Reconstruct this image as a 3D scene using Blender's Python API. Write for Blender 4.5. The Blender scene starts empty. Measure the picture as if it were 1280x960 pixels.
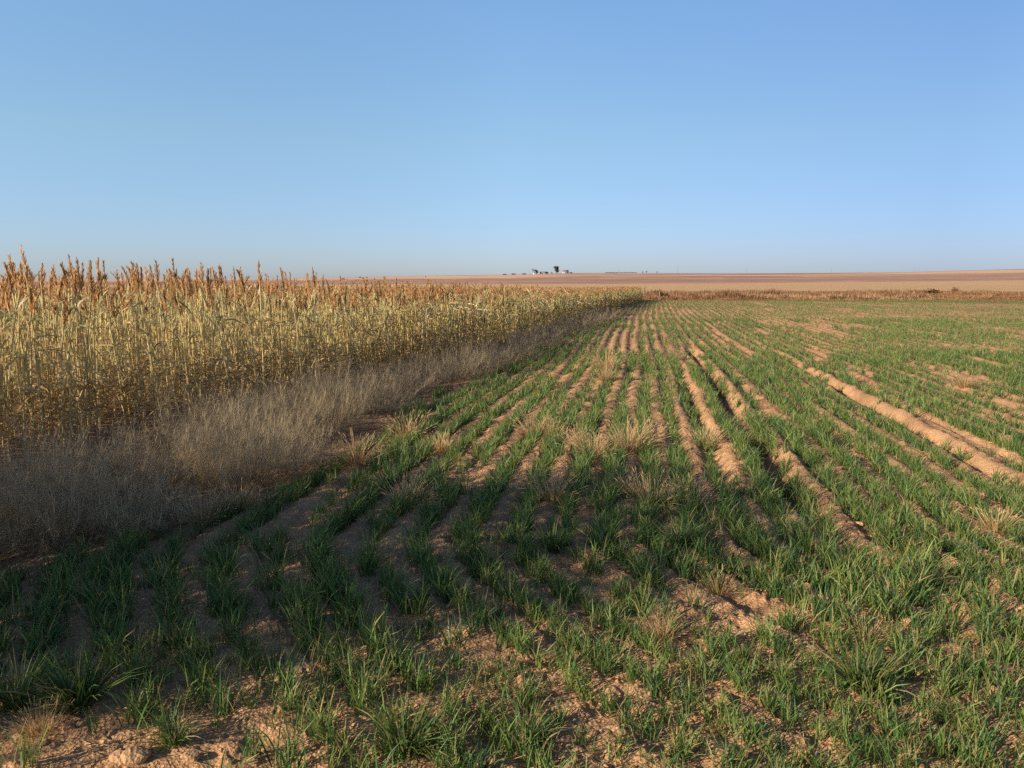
import bpy, math
import numpy as np

rng = np.random.default_rng(11)
C = bpy.context.scene.collection
R = math.radians
CAM_H = 1.5
PITCH = R(7.66)
FPX = 967.0                                   # focal length in pixels of a 1280 px wide frame

# ------------------------------------------------------------------ noise and terrain
def hash2(ix, iy, seed):
    h = (ix.astype(np.int64) * 374761393 + iy.astype(np.int64) * 668265263 + seed * 982451653) & 0xFFFFFFFF
    h = ((h ^ (h >> 13)) * 1274126177) & 0xFFFFFFFF
    h = (h ^ (h >> 16)) & 0xFFFFFFFF
    return h / 4294967295.0

def vnoise(x, y, seed=0):
    x = np.asarray(x, float); y = np.asarray(y, float)
    ix = np.floor(x); iy = np.floor(y); fx = x - ix; fy = y - iy
    fx = fx * fx * (3 - 2 * fx); fy = fy * fy * (3 - 2 * fy)
    a = hash2(ix, iy, seed); b = hash2(ix + 1, iy, seed); c = hash2(ix, iy + 1, seed); d = hash2(ix + 1, iy + 1, seed)
    return (a * (1 - fx) + b * fx) * (1 - fy) + (c * (1 - fx) + d * fx) * fy

def fbm(x, y, octv=4, seed=0):
    s = 0.0; a = 0.5; t = 0.0
    for i in range(octv):
        s = s + a * vnoise(x, y, seed + i * 17); t += a
        x = x * 2.03 + 7.1; y = y * 2.03 + 3.7; a *= 0.5
    return s / t

def lumps(x, y, seed, fill=.6):
    """scattered rounded crumbs, height 0..1"""
    ix = np.floor(x); iy = np.floor(y); out = np.zeros(np.shape(x))
    for ox in (-1, 0, 1):
        for oy in (-1, 0, 1):
            cx, cy = ix + ox, iy + oy
            px = cx + .15 + .7 * hash2(cx, cy, seed); py = cy + .15 + .7 * hash2(cx, cy, seed + 1)
            r = .18 + .42 * hash2(cx, cy, seed + 2); on = hash2(cx, cy, seed + 3) < fill
            an = hash2(cx, cy, seed + 4) * 3.14; dx, dy = x - px, y - py
            e = (dx * np.cos(an) + dy * np.sin(an)) / r; f = (-dx * np.sin(an) + dy * np.cos(an)) / (r * .7)
            h = np.clip(1 - (e * e + f * f), 0, 1) ** .6 * r * 1.6
            out = np.maximum(out, np.where(on, h, 0))
    return out

def sstep(a, b, x):
    t = np.clip((x - a) / (b - a), 0, 1)
    return t * t * (3 - 2 * t)

ROW = 0.27
TAN_ROW = 0.172
def row_shift(y):                             # x of the row that passes x = 0 at y = 5
    y = np.asarray(y, float)
    t = np.clip(y, 4.3, None)
    s = TAN_ROW * (t - 5.0)
    n = np.clip(4.3 - y, 0, None)             # the rows swing to the right towards the headland
    return s + 0.38 * n ** 1.55 + 0.02 * np.sin(y * 0.55) + 0.10 * np.sin(y * 0.13 + .7)

def row_u(x, y):
    return (np.asarray(x, float) - row_shift(y)) / ROW

def lane_u(x, y):                             # wheel lanes and bare lanes, counted in 40 cm steps
    return (np.asarray(x, float) - row_shift(y)) / .40

def wheat_left(y):                            # left limit of the wheat
    return np.interp(y, [0, 2.3, 3.6, 4.26, 5.27, 8.5, 12.1, 18.2, 26.6, 34.8, 60], [-0.9, -2.2, -2.7, -2.15, -1.62, -1.15, -.5, .65, 2.55, 4.6, 10.2])

def edge_x(y):                                # right limit of the sorghum
    y = np.asarray(y, float)
    b = np.interp(y, [-5, .5, 5.95, 10.3, 14.6, 26.6, 56], [-4.9, -4.6, -4.04, -3.33, -1.2, 1.65, 9.3])
    return b + 0.30 * (fbm(y * 0.55, y * 0 + 4.0, 2, 5) - .5) * 2

# bare streaks between the rows: (row index, y from, y to, half width in rows)
STREAKS = [(3.5, 4.6, 13.0, .13), (4.5, 4.9, 14.5, .24), (5.4, 8.0, 13.0, .16), (6.5, 6.0, 12.5, .2), (8.6, 5.6, 15.0, .34), (9.5, 5.6, 9.5, .26),
           (10.3, 9.0, 15.0, .4), (0.5, 3.4, 7.0, .2), (-1.5, 3.4, 6.5, .2), (2.5, 5.0, 10.0, .18), (-3.5, 3.4, 6.2, .26), (11.6, 6.0, 9.0, .22),
           (12.5, 8.0, 13.0, .35), (15.5, 22.0, 27.5, 1.3), (14.5, 11.0, 13.5, .6), (17.5, 13.0, 15.0, .5), (7.5, 15, 24, .4), (1.5, 9, 14, .2), (-.5, 9.0, 15.0, .2)]
def bareness(x, y):
    u = lane_u(x, y)
    b = np.zeros_like(u)
    for (c, y0, y1, w) in STREAKS:
        m = sstep(w + .12, w - .10, np.abs(u - c + .25 * (vnoise(y * 1.6, u * 0 + c, 3) - .5)) + .5 * (fbm(x * 4, y * 4, 2, 33) - .42))
        m = m * sstep(y0 - .5, y0 + .5, y) * sstep(y1 + 1.0, y1 - 1.0, y)
        if c not in (3.5, 4.5, 8.6): m = m * (.25 + .75 * sstep(.30, .46, vnoise(y * .9 + c * 5, y * 0 + c, 23)))
        b = np.maximum(b, m)
    n = fbm(u * .45, np.asarray(y) * .22, 3, 21)
    b = np.maximum(b, sstep(.60 - .02 * sstep(14, 22, y), .70 - .01 * sstep(14, 22, y), n) * .9 * sstep(7, 12, y))
    nn = fbm(x * 1.1 + 3, y * 1.1, 3, 61)
    b = np.maximum(b, sstep(.69, .77, nn) * sstep(7, 4, y) * .9)
    return b

RIDGE_XS = np.array([-900, -400, -120, 0, 250, 800, 1500])
def far_z(x, y):
    """gentle rise from the flat fields to the ridge of the plain"""
    d = np.hypot(x, y); a = x / np.maximum(d, 1)
    top = np.interp(a, [-.7, -.45, -.3, -.15, 0, .07, .3, .45, .55, .75], [1.2, 1.5, 2.2, 7.0, 9.6, 12.0, 11.2, 12.2, 15.5, 16.5])
    t = np.clip((d - 230) / (1200 - 230), 0, 1)
    prof = t ** 1.25
    z = top * prof + (fbm(x / 170, y / 170, 3, 9) - .5) * 2.6 * sstep(300, 600, d) * sstep(1250, 1000, d)
    z = z - np.clip(d - 1260, 0, None) * 0.03 * (d > 1260)
    return np.where(y > 0, z * sstep(0, 60, y), 0)

RUTS = [(4.5, 4.6, 17.0, .11), (8.75, 5.0, 16.0, .065), (3.5, 4.6, 14.0, .065), (6.5, 5.0, 12.5, .05), (9.8, 5.0, 11.0, .05)]
def ground_z(x, y, fine=True):
    x = np.asarray(x, float); y = np.asarray(y, float)
    d = np.hypot(x, y)
    z = far_z(x, y)
    near = sstep(70, 45, d)
    z = z + near * .10 * (fbm(x * .14, y * .14, 3, 2) - .5)
    z = z - .14 * sstep(-.2, 1.0, x - edge_x(y)) * sstep(1.9, .6, x - edge_x(y)) * sstep(1, 4, y) * sstep(40, 20, y)     # shallow ditch
    if fine:
        u = row_u(x, y)
        infield = sstep(-.2, .3, x - wheat_left(y)) * sstep(59, 56, y) * (.35 + .65 * sstep(2.9, 4.2, y)) * sstep(-.2, .2, y - 2.1 + .3 * x + sstep(-.9, -.3, x))
        ph = u + .22 * (fbm(x * .9, y * .9, 2, 31) - .5) * 2 * .5
        ridge = np.cos(2 * np.pi * (ph - .5))
        amp = .012 + .012 * vnoise(u * .7, y * .3, 8)
        z = z + infield * amp * np.sign(ridge) * np.abs(ridge) ** .8
        for (c, y0, y1, dep) in RUTS:
            q = lane_u(x, y) - c - .12 * (vnoise(y * .9, y * 0 + c, 4) - .5)
            g = -1.25 * dep * np.exp(-(q / .17) ** 2) + dep * (.06 + .38 * fbm(x * 3.1, y * 3.1, 3, 19)) * (np.exp(-((q - .45) / .2) ** 2) + np.exp(-((q + .45) / .2) ** 2))
            brk = .35 + .65 * sstep(.36, .5, vnoise(y * .5, y * 0 + c * 3, 14))
            z = z + g * brk * sstep(y0 - .4, y0 + .6, y) * sstep(y1 + 1, y1 - 1, y)
        k = sstep(40, 14, d)
        c1 = fbm(x * 5, y * 5, 2, 41)
        c2 = fbm(x * 15, y * 15, 2, 43)
        c3 = vnoise(x * 42, y * 42, 47)
        road = sstep(2.35, 1.95, y + .3 * x + .25 * (c1 - .5)) * sstep(-.2, -1.0, x)
        rough = (1 - .55 * road)
        wob = .5 * (c2 - .5)
        c4 = fbm(x * 17 + 9, y * 17, 5, 53)
        z = z + k * rough * (.030 * (c1 - .5) + .030 * (c4 - .5) * (.4 + c1) + .007 * (c3 - .5))
        z = z + k * (.35 + .65 * rough) * (.016 * lumps(x * 8 + wob, y * 8 - wob, 101, .16) + .012 * lumps(x * 19 + wob * 2, y * 19, 111, .26) * sstep(20, 9, d) + .009 * lumps(x * 41 + wob * 3, y * 41, 121, .3) * sstep(8, 5, d))
        z = z + .03 * (fbm(x * 1.6, y * 2.6, 3, 49) - .5) * sstep(12, 4, d)
    return z

def g(u, v):
    """where the sight line through a picture point meets the level field"""
    rx, rz = (u - 640) / FPX, (480 - v) / FPX
    dy = math.cos(PITCH) + rz * math.sin(PITCH); dz = -math.sin(PITCH) + rz * math.cos(PITCH)
    t = CAM_H / -dz
    return rx * t, dy * t

# ------------------------------------------------------------------ mesh helpers
def make_mesh(name, V, Q, col=None):
    V = np.ascontiguousarray(V, np.float32).reshape(-1, 3); Q = np.ascontiguousarray(Q, np.int32).reshape(-1, 4)
    me = bpy.data.meshes.new(name)
    me.vertices.add(len(V)); me.vertices.foreach_set('co', V.ravel())
    me.loops.add(Q.size); me.loops.foreach_set('vertex_index', Q.ravel())
    me.polygons.add(len(Q)); me.polygons.foreach_set('loop_start', np.arange(0, Q.size, 4, dtype=np.int32))
    me.update(calc_edges=True)
    if col is not None:
        a = me.attributes.new('tint', 'FLOAT_COLOR', 'POINT')
        c = np.ones((len(V), 4), np.float32); c[:, :3] = np.asarray(col, np.float32).reshape(-1, 3)
        a.data.foreach_set('color', c.ravel())
    return me

class MB:
    """collects quads; each item is (V, Q, colour)"""
    def __init__(s): s.V = []; s.Q = []; s.K = []; s.n = 0
    def add(s, V, Q, K):
        V = np.asarray(V, np.float32).reshape(-1, 3); K = np.broadcast_to(np.asarray(K, np.float32), (len(V), 3))
        s.V.append(V); s.Q.append(np.asarray(Q, np.int64).reshape(-1, 4) + s.n); s.K.append(K); s.n += len(V)
        return s
    def arrays(s): return np.concatenate(s.V), np.concatenate(s.Q), np.concatenate(s.K)
    def mesh(s, name): return make_mesh(name, *s.arrays())

def obj(name, me, mat, parent=None, smooth=False):
    o = bpy.data.objects.new(name, me); C.objects.link(o)
    if not me.materials: me.materials.append(mat)
    if smooth: me.shade_smooth()
    if parent: o.parent = parent
    return o

def tag(o, label=None, cat=None, group=None, kind=None):
    if label: o['label'] = label
    if cat: o['category'] = cat
    if group: o['group'] = group
    if kind: o['kind'] = kind
    return o

def empty(name, loc, rz=0.0, sc=1.0):
    o = bpy.data.objects.new(name, None); C.objects.link(o)
    o.empty_display_size = .1
    o.location = loc; o.rotation_euler = (0, 0, rz); o.scale = (sc, sc, sc) if np.isscalar(sc) else sc
    return o

def copy_tree(o, parent=None):
    c = o.copy(); C.objects.link(c)
    if parent: c.parent = parent
    for ch in list(o.children): copy_tree(ch, c)
    return c

def blades(base, az, L, W, tilt, bend, K=3, twist=0.0, prof=None, c0=(1, 1, 1), c1=None):
    """curved tapering strips, one per row of base"""
    base = np.asarray(base, float).reshape(-1, 3); N = len(base)
    f = lambda a: np.broadcast_to(np.asarray(a, float), (N,))
    az, L, W, tilt, bend, twist = map(f, (az, L, W, tilt, bend, twist))
    prof = np.linspace(1, .08, K + 1) if prof is None else np.asarray(prof, float)
    P = base.copy(); V = np.empty((N, K + 1, 2, 3))
    side0 = np.stack([-np.sin(az), np.cos(az), np.zeros(N)], 1)
    for k in range(K + 1):
        t = k / K
        ang = tilt + bend * t
        fw = np.stack([np.sin(ang) * np.cos(az), np.sin(ang) * np.sin(az), np.cos(ang)], 1)
        nr = np.cross(side0, fw)
        sd = side0 * np.cos(twist * (.4 + t))[:, None] + nr * np.sin(twist * (.4 + t))[:, None]
        w = (W * prof[k] * .5)[:, None]
        V[:, k, 0] = P - sd * w; V[:, k, 1] = P + sd * w
        P = P + fw * (L / K)[:, None]
    i = np.arange(N)[:, None] * (K + 1) * 2 + np.arange(K)[None, :] * 2
    Q = np.stack([i, i + 1, i + 3, i + 2], -1).reshape(-1, 4)
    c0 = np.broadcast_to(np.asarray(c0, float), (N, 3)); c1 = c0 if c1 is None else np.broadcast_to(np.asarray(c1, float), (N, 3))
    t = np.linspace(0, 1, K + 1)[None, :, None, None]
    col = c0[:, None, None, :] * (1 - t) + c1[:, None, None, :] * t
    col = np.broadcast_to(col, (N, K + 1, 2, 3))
    return V.reshape(-1, 3), Q, col.reshape(-1, 3)

def tube(pts, rad, sides=5):
    pts = np.asarray(pts, float); n = len(pts); rad = np.broadcast_to(np.asarray(rad, float), (n,))
    d = np.gradient(pts, axis=0); d /= np.linalg.norm(d, axis=1, keepdims=True) + 1e-9
    ref = np.where(np.abs(d[:, 2:3]) > .9, np.array([[1., 0, 0]]), np.array([[0, 0, 1.]]))
    a = np.cross(d, ref); a /= np.linalg.norm(a, axis=1, keepdims=True); b = np.cross(d, a)
    th = np.arange(sides) * 2 * np.pi / sides
    V = pts[:, None, :] + rad[:, None, None] * (a[:, None, :] * np.cos(th)[None, :, None] + b[:, None, :] * np.sin(th)[None, :, None])
    i = np.arange(n - 1)[:, None] * sides + np.arange(sides)[None, :]; j = np.arange(n - 1)[:, None] * sides + (np.arange(sides)[None, :] + 1) % sides
    Q = np.stack([i, j, j + sides, i + sides], -1).reshape(-1, 4)
    return V.reshape(-1, 3), Q

def box(c, s, rz=0.0):
    c = np.asarray(c, float); s = np.asarray(s, float) / 2
    p = np.array([[x, y, z] for z in (-1, 1) for x, y in ((-1, -1), (1, -1), (1, 1), (-1, 1))]) * s
    ca, sa = math.cos(rz), math.sin(rz)
    p = np.stack([p[:, 0] * ca - p[:, 1] * sa, p[:, 0] * sa + p[:, 1] * ca, p[:, 2]], 1) + c
    q = [[3, 2, 1, 0], [4, 5, 6, 7], [0, 1, 5, 4], [1, 2, 6, 5], [2, 3, 7, 6], [3, 0, 4, 7]]
    return p, np.array(q)

# ------------------------------------------------------------------ materials
def new_mat(name):
    m = bpy.data.materials.new(name); m.use_nodes = True
    nt = m.node_tree
    for n in list(nt.nodes): nt.nodes.remove(n)
    return m, nt, nt.nodes.new('ShaderNodeOutputMaterial')

def plant_mat(name, trans=.35, rough=.55, spec=.25, vary=.18, noise=0):
    m, nt, out = new_mat(name); N = nt.nodes; L = nt.links
    at = N.new('ShaderNodeAttribute'); at.attribute_name = 'tint'
    oi = N.new('ShaderNodeObjectInfo')
    mr = N.new('ShaderNodeMapRange'); mr.inputs[3].default_value = 1 - vary; mr.inputs[4].default_value = 1 + vary
    L.new(oi.outputs['Random'], mr.inputs[0])
    hsv = N.new('ShaderNodeHueSaturation'); L.new(at.outputs['Color'], hsv.inputs['Color']); L.new(mr.outputs[0], hsv.inputs['Value'])
    pb = N.new('ShaderNodeBsdfPrincipled'); pb.inputs['Roughness'].default_value = rough; pb.inputs['Specular IOR Level'].default_value = spec
    L.new(hsv.outputs[0], pb.inputs['Base Color'])
    tr = N.new('ShaderNodeBsdfTranslucent'); L.new(hsv.outputs[0], tr.inputs['Color'])
    mx = N.new('ShaderNodeMixShader'); mx.inputs[0].default_value = trans
    L.new(pb.outputs[0], mx.inputs[1]); L.new(tr.outputs[0], mx.inputs[2]); L.new(mx.outputs[0], out.inputs['Surface'])
    return m

def plain_mat(name, col, rough=.8, spec=.2, scale=3.0, amt=.25):
    m, nt, out = new_mat(name); N = nt.nodes; L = nt.links
    tc = N.new('ShaderNodeTexCoord'); nz = N.new('ShaderNodeTexNoise'); nz.inputs['Scale'].default_value = scale; nz.inputs['Detail'].default_value = 5
    L.new(tc.outputs['Object'], nz.inputs['Vector'])
    mr = N.new('ShaderNodeMapRange'); mr.inputs[1].default_value = .3; mr.inputs[2].default_value = .7; mr.inputs[3].default_value = 1 - amt; mr.inputs[4].default_value = 1 + amt
    L.new(nz.outputs[0], mr.inputs[0])
    hsv = N.new('ShaderNodeHueSaturation'); hsv.inputs['Color'].default_value = (*col, 1); L.new(mr.outputs[0], hsv.inputs['Value'])
    pb = N.new('ShaderNodeBsdfPrincipled'); pb.inputs['Roughness'].default_value = rough; pb.inputs['Specular IOR Level'].default_value = spec
    L.new(hsv.outputs[0], pb.inputs['Base Color']); L.new(pb.outputs[0], out.inputs['Surface'])
    return m

def soil_mat():
    m, nt, out = new_mat('sandy_soil'); N = nt.nodes; L = nt.links
    at = N.new('ShaderNodeAttribute'); at.attribute_name = 'tint'
    geo = N.new('ShaderNodeNewGeometry')
    n1 = N.new('ShaderNodeTexNoise'); n1.inputs['Scale'].default_value = 2.3; n1.inputs['Detail'].default_value = 8; n1.inputs['Roughness'].default_value = .65
    n2 = N.new('ShaderNodeTexNoise'); n2.inputs['Scale'].default_value = 75; n2.inputs['Detail'].default_value = 6; n2.inputs['Roughness'].default_value = .7
    n3 = N.new('ShaderNodeTexVoronoi'); n3.inputs['Scale'].default_value = 85
    for n in (n1, n2, n3): L.new(geo.outputs['Position'], n.inputs['Vector'])
    a = N.new('ShaderNodeMapRange'); a.inputs[1].default_value = .3; a.inputs[2].default_value = .7; a.inputs[3].default_value = .70; a.inputs[4].default_value = 1.2
    L.new(n1.outputs[0], a.inputs[0])
    b = N.new('ShaderNodeMapRange'); b.inputs[1].default_value = .3; b.inputs[2].default_value = .7; b.inputs[3].default_value = .68; b.inputs[4].default_value = 1.25
    L.new(n2.outputs[0], b.inputs[0])
    mu = N.new('ShaderNodeMath'); mu.operation = 'MULTIPLY'; L.new(a.outputs[0], mu.inputs[0]); L.new(b.outputs[0], mu.inputs[1])
    hsv = N.new('ShaderNodeHueSaturation'); L.new(at.outputs['Color'], hsv.inputs['Color']); L.new(mu.outputs[0], hsv.inputs['Value'])
    pb = N.new('ShaderNodeBsdfPrincipled'); pb.inputs['Roughness'].default_value = .95; pb.inputs['Specular IOR Level'].default_value = .08
    L.new(hsv.outputs[0], pb.inputs['Base Color'])
    ad = N.new('ShaderNodeMath'); ad.operation = 'ADD'; L.new(n2.outputs[0], ad.inputs[0]); L.new(n3.outputs['Distance'], ad.inputs[1])
    bp = N.new('ShaderNodeBump'); bp.inputs['Strength'].default_value = .6; bp.inputs['Distance'].default_value = .016
    L.new(ad.outputs[0], bp.inputs['Height']); L.new(bp.outputs[0], pb.inputs['Normal'])
    L.new(pb.outputs[0], out.inputs['Surface'])
    return m

M_SOIL = soil_mat()
M_WHEAT = plant_mat('wheat_blades', .32, .5, .3, .12)
M_STEM = plant_mat('sorghum_stem', .25, .5, .3, .15)
M_LEAF = plant_mat('sorghum_leaf', .42, .55, .3, .18)
M_SEED = plant_mat('sorghum_seed', .45, .8, .1, .2)
M_STAND = plant_mat('sorghum_stand', .42, .6, .25, 0)
M_DRY = plant_mat('dry_grass', .35, .6, .2, .15)
M_WEED = plant_mat('dry_weed', .35, .8, .1, .12)
M_TREE = plant_mat('tree_leaves', .25, .6, .2, .1)
M_BARK = plain_mat('bark', (.16, .12, .09), scale=2)
M_WHITE = plain_mat('white_siding', (.5, .48, .46), .6, .3, 2, .06)
M_METAL = plain_mat('grey_metal', (.33, .34, .36), .5, .4, 1.5, .15)
M_ROOF = plain_mat('roof_sheet', (.24, .20, .19), .6, .3, 1.5, .2)
M_DARK = plain_mat('dark_pane', (.03, .035, .04), .2, .5, 1, .1)
M_POLE = plain_mat('weathered_wood', (.22, .17, .13), .85, .1, 6, .2)
M_HIDE = plain_mat('black_hide', (.02, .018, .016), .7, .2, 4, .2)

# ------------------------------------------------------------------ ground: one polar sheet out past the ridge
def build_ground():
    fan = np.radians(np.arange(-38, 38.001, .085))
    rest = np.radians(np.arange(42, 320, 4.0))
    ang = np.concatenate([fan, rest])
    r = [.25, .6, 1.0, 1.4, 1.7, 1.9]
    while r[-1] < 9000:
        d = r[-1]
        k = 1.0026 if d < 9 else 1.0042 if d < 62 else 1.012 if d < 1300 else 1.06
        r.append(d * k)
    r = np.array(r)
    A, D = np.meshgrid(ang, r)
    X = D * np.sin(A); Y = D * np.cos(A)
    Z = ground_z(X, Y)
    na, nr = len(ang), len(r)
    V = np.stack([X, Y, Z], -1).reshape(-1, 3)
    i = np.arange(nr - 1)[:, None] * na + np.arange(na)[None, :]; j = np.arange(nr - 1)[:, None] * na + (np.arange(na)[None, :] + 1) % na
    Q = np.stack([i, i + na, j + na, j], -1).reshape(-1, 4)
    # natural ground colours
    soil = np.array([.49, .278, .138]); pale = np.array([.54, .322, .17]); damp = np.array([.34, .20, .11])
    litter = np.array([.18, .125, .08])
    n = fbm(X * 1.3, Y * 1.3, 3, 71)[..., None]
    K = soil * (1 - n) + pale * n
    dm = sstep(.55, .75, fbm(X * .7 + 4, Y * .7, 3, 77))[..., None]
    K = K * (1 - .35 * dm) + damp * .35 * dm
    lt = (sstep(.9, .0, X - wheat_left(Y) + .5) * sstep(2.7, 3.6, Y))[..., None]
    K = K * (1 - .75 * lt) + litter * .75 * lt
    Dd = D[..., None]; a = X / D
    # beyond the wheat
    scrub = np.array([.30, .155, .075]); gold = np.array([.60, .385, .20]); mauve = np.array([.375, .22, .162]); straw = np.array([.66, .41, .25]); dark = np.array([.17, .11, .095])
    f = sstep(57, 60, Dd); K = K * (1 - f) + scrub * f
    start = np.interp(a, [-.5, .1, .3, .55], [90, 92, 105, 118])[..., None]
    f = sstep(start, start + 6, Dd); K = K * (1 - f) + gold * (.92 + .16 * fbm(X / 30, Y / 4, 3, 83)[..., None]) * f
    end = np.interp(a, [-.5, -.1, .1, .3, .55], [240, 250, 255, 290, 360])[..., None]
    band = fbm(a * 5.0, np.log(D) * 13, 4, 87)[..., None]
    fine = fbm(a * 40, np.log(D) * 50, 3, 89)[..., None]
    hill = mauve * (1 - sstep(.50, .62, band)) + straw * sstep(.50, .62, band)
    near_hill = (1 - sstep(1.5, 2.3, D / end[..., 0]))[..., None]; hill = hill * (1 - .75 * near_hill) + mauve * .8 * near_hill
    hill = hill * (.70 + .60 * fine)
    f = sstep(end, end * 1.06, Dd); K = K * (1 - f) + hill * f
    lefty = sstep(.10, -.02, a)[..., None]
    f = lefty * sstep(640, 740, Dd) * (1 - sstep(1130, 1180, Dd)); K = K * (1 - f) + straw * 1.05 * (.8 + .4 * fine) * f
    righty = sstep(.33, .5, a)[..., None]
    f = righty * sstep(720, 800, Dd) * (1 - sstep(1110, 1160, Dd)); K = K * (1 - f) + straw * (.85 + .35 * fine) * f
    f = sstep(1120, 1150, Dd) * (sstep(.42, .55, fbm(a * 9, a * 0, 2, 91))[..., None]); K = K * (1 - .7 * f) + dark * .7 * f
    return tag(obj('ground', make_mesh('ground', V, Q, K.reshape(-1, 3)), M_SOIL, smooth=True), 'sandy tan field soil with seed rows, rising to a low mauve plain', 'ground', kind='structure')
build_ground()

# ------------------------------------------------------------------ young wheat
GREENS = np.array([[.105, .165, .035], [.085, .150, .036], [.135, .185, .038], [.065, .130, .038], [.165, .205, .050]])
def wheat_blades(px, py, nb, scale, wscale, K):
    """tufts at px, py -> blades"""
    n = len(px)
    X = np.repeat(px, nb); Y = np.repeat(py, nb); S = np.repeat(np.broadcast_to(scale, (n,)), nb); T = len(X)
    tint = np.repeat(rng.integers(0, 5, n), nb)
    X = X + rng.normal(0, .020, T) * S; Y = Y + rng.normal(0, .030, T) * S
    Z = ground_z(X, Y) - .012
    az = rng.uniform(0, 2 * np.pi, T)
    L = (.085 + .105 * rng.random(T)) * S
    W = (.0030 + .0026 * rng.random(T)) * wscale * np.sqrt(S)
    tilt = rng.uniform(.02, .42, T); bend = rng.uniform(.15, 1.35, T) ** 1.1
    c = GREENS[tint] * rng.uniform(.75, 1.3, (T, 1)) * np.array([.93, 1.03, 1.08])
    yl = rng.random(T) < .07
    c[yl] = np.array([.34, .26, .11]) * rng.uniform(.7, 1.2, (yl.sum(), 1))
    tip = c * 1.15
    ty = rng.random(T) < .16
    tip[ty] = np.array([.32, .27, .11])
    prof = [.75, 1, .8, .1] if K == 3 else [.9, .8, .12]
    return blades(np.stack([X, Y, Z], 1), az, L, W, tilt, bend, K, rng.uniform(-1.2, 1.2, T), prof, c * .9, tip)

def build_wheat():
    mb = MB()
    half = .72
    def rows(y0, y1, step, dens, jit, nb, scl, ws, K):
        i0, i1 = -60, int((half * y1) / ROW) + 40
        ys = np.arange(y0, y1, step)
        I, Yg = np.meshgrid(np.arange(i0, i1), ys)
        I = I.ravel(); Y = Yg.ravel() + rng.uniform(-.5, .5, I.size) * step
        spread = jit * (.45 + 1.5 * fbm(I * 2.7, Y * .35, 2, 67)) * (1 + .30 * sstep(2.2, .4, row_shift(Y) * 0 + I * ROW - .9) )
        X = row_shift(Y) + I * ROW + rng.normal(0, 1, I.size) * spread + .07 * (vnoise(Y * .7, I * 3.3, 68) - .5)
        keep = (X > wheat_left(Y) + .25 * (vnoise(Y * 1.5, Y * 0, 2) - .5)) & (np.abs(X) < half * Y + 1.2)
        X, Y = X[keep], Y[keep]
        b = bareness(X, Y)
        thin = fbm(X * .8, Y * .35, 3, 51)
        pr = dens * (1 - b) * (.78 + .4 * sstep(.3, .55, thin))
        pr = pr * (1 - .92 * sstep(2.25, 1.95, Y + .3 * X) * sstep(-.3, -1.0, X))
        wk = vnoise(np.round(row_u(X, Y)) * 7.3, Y * .22, 59)
        pr = pr * (1 - (.42 + .08 * sstep(6, 10, Y)) * sstep(.62, .76, wk))
        keep = rng.random(len(X)) < pr
        X, Y = X[keep], Y[keep]
        s = scl * (.7 + .6 * fbm(X * 1.2, Y * .8, 2, 55)) * rng.uniform(.75, 1.2, len(X)) * (1 + .08 * sstep(2.2, .4, X - row_shift(Y) - .9))
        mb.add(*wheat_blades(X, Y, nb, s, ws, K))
    rows(1.5, 3.3, .028, 1.0, .025, 24, .74, 1.2, 3)
    rows(3.3, 5.5, .026, 1.0, .023, 26, .82, 1.3, 3)
    rows(5.5, 8.0, .026, 1.0, .023, 22, .82, 1.4, 3)
    rows(8.0, 16.0, .036, 1.0, .026, 12, .80, 1.9, 3)
    rows(16.0, 30.0, .068, 1.0, .027, 8, .74, 2.7, 2)
    rows(30.0, 57.5, .14, 1.0, .022, 6, .62, 3.7, 2)
    # stray seedlings between the rows of the headland in front
    n = 5200
    Y = rng.uniform(1.5, 5.6, n); X = rng.uniform(-2.8, 4.4, n)
    pr = (.20 + .6 * sstep(.42, .6, fbm(X * 2.6, Y * 2.6, 3, 57))) * (1 - .55 * sstep(3.3, 4.4, Y)) * (1 - bareness(X, Y))
    pr = pr * (1 - .97 * sstep(2.25, 1.95, Y + .3 * X) * sstep(-.3, -.9, X))
    k = (rng.random(n) < pr) & (X > wheat_left(Y))
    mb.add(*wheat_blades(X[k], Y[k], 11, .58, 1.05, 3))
    o = obj('young_wheat', mb.mesh('young_wheat'), M_WHEAT)
    tag(o, 'short green winter wheat growing in rows across the sandy field', 'wheat', kind='stuff')
    print('wheat quads', len(o.data.polygons))
build_wheat()

def wheat_clump_mesh(seed):
    global rng
    keep = rng; rng = np.random.default_rng(seed)
    n = 150
    az = rng.uniform(0, 2 * np.pi, n); rr = .05 * np.sqrt(rng.random(n))
    base = np.stack([rr * np.cos(az), rr * np.sin(az), np.full(n, -.02)], 1)
    c = GREENS[rng.integers(0, 4, n)] * rng.uniform(.7, 1.2, (n, 1))
    tip = c * 1.2; t = rng.random(n) < .2; tip[t] = [.33, .27, .11]
    m = blades(base, az + rng.normal(0, .5, n), rng.uniform(.13, .26, n), rng.uniform(.0035, .0065, n), rng.uniform(.0, .7, n), rng.uniform(.3, 1.6, n), 4, rng.uniform(-1, 1, n), [.7, 1, .95, .7, .08], c * .8, tip)
    rng = keep
    return make_mesh('wheat_clump', *m)

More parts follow.
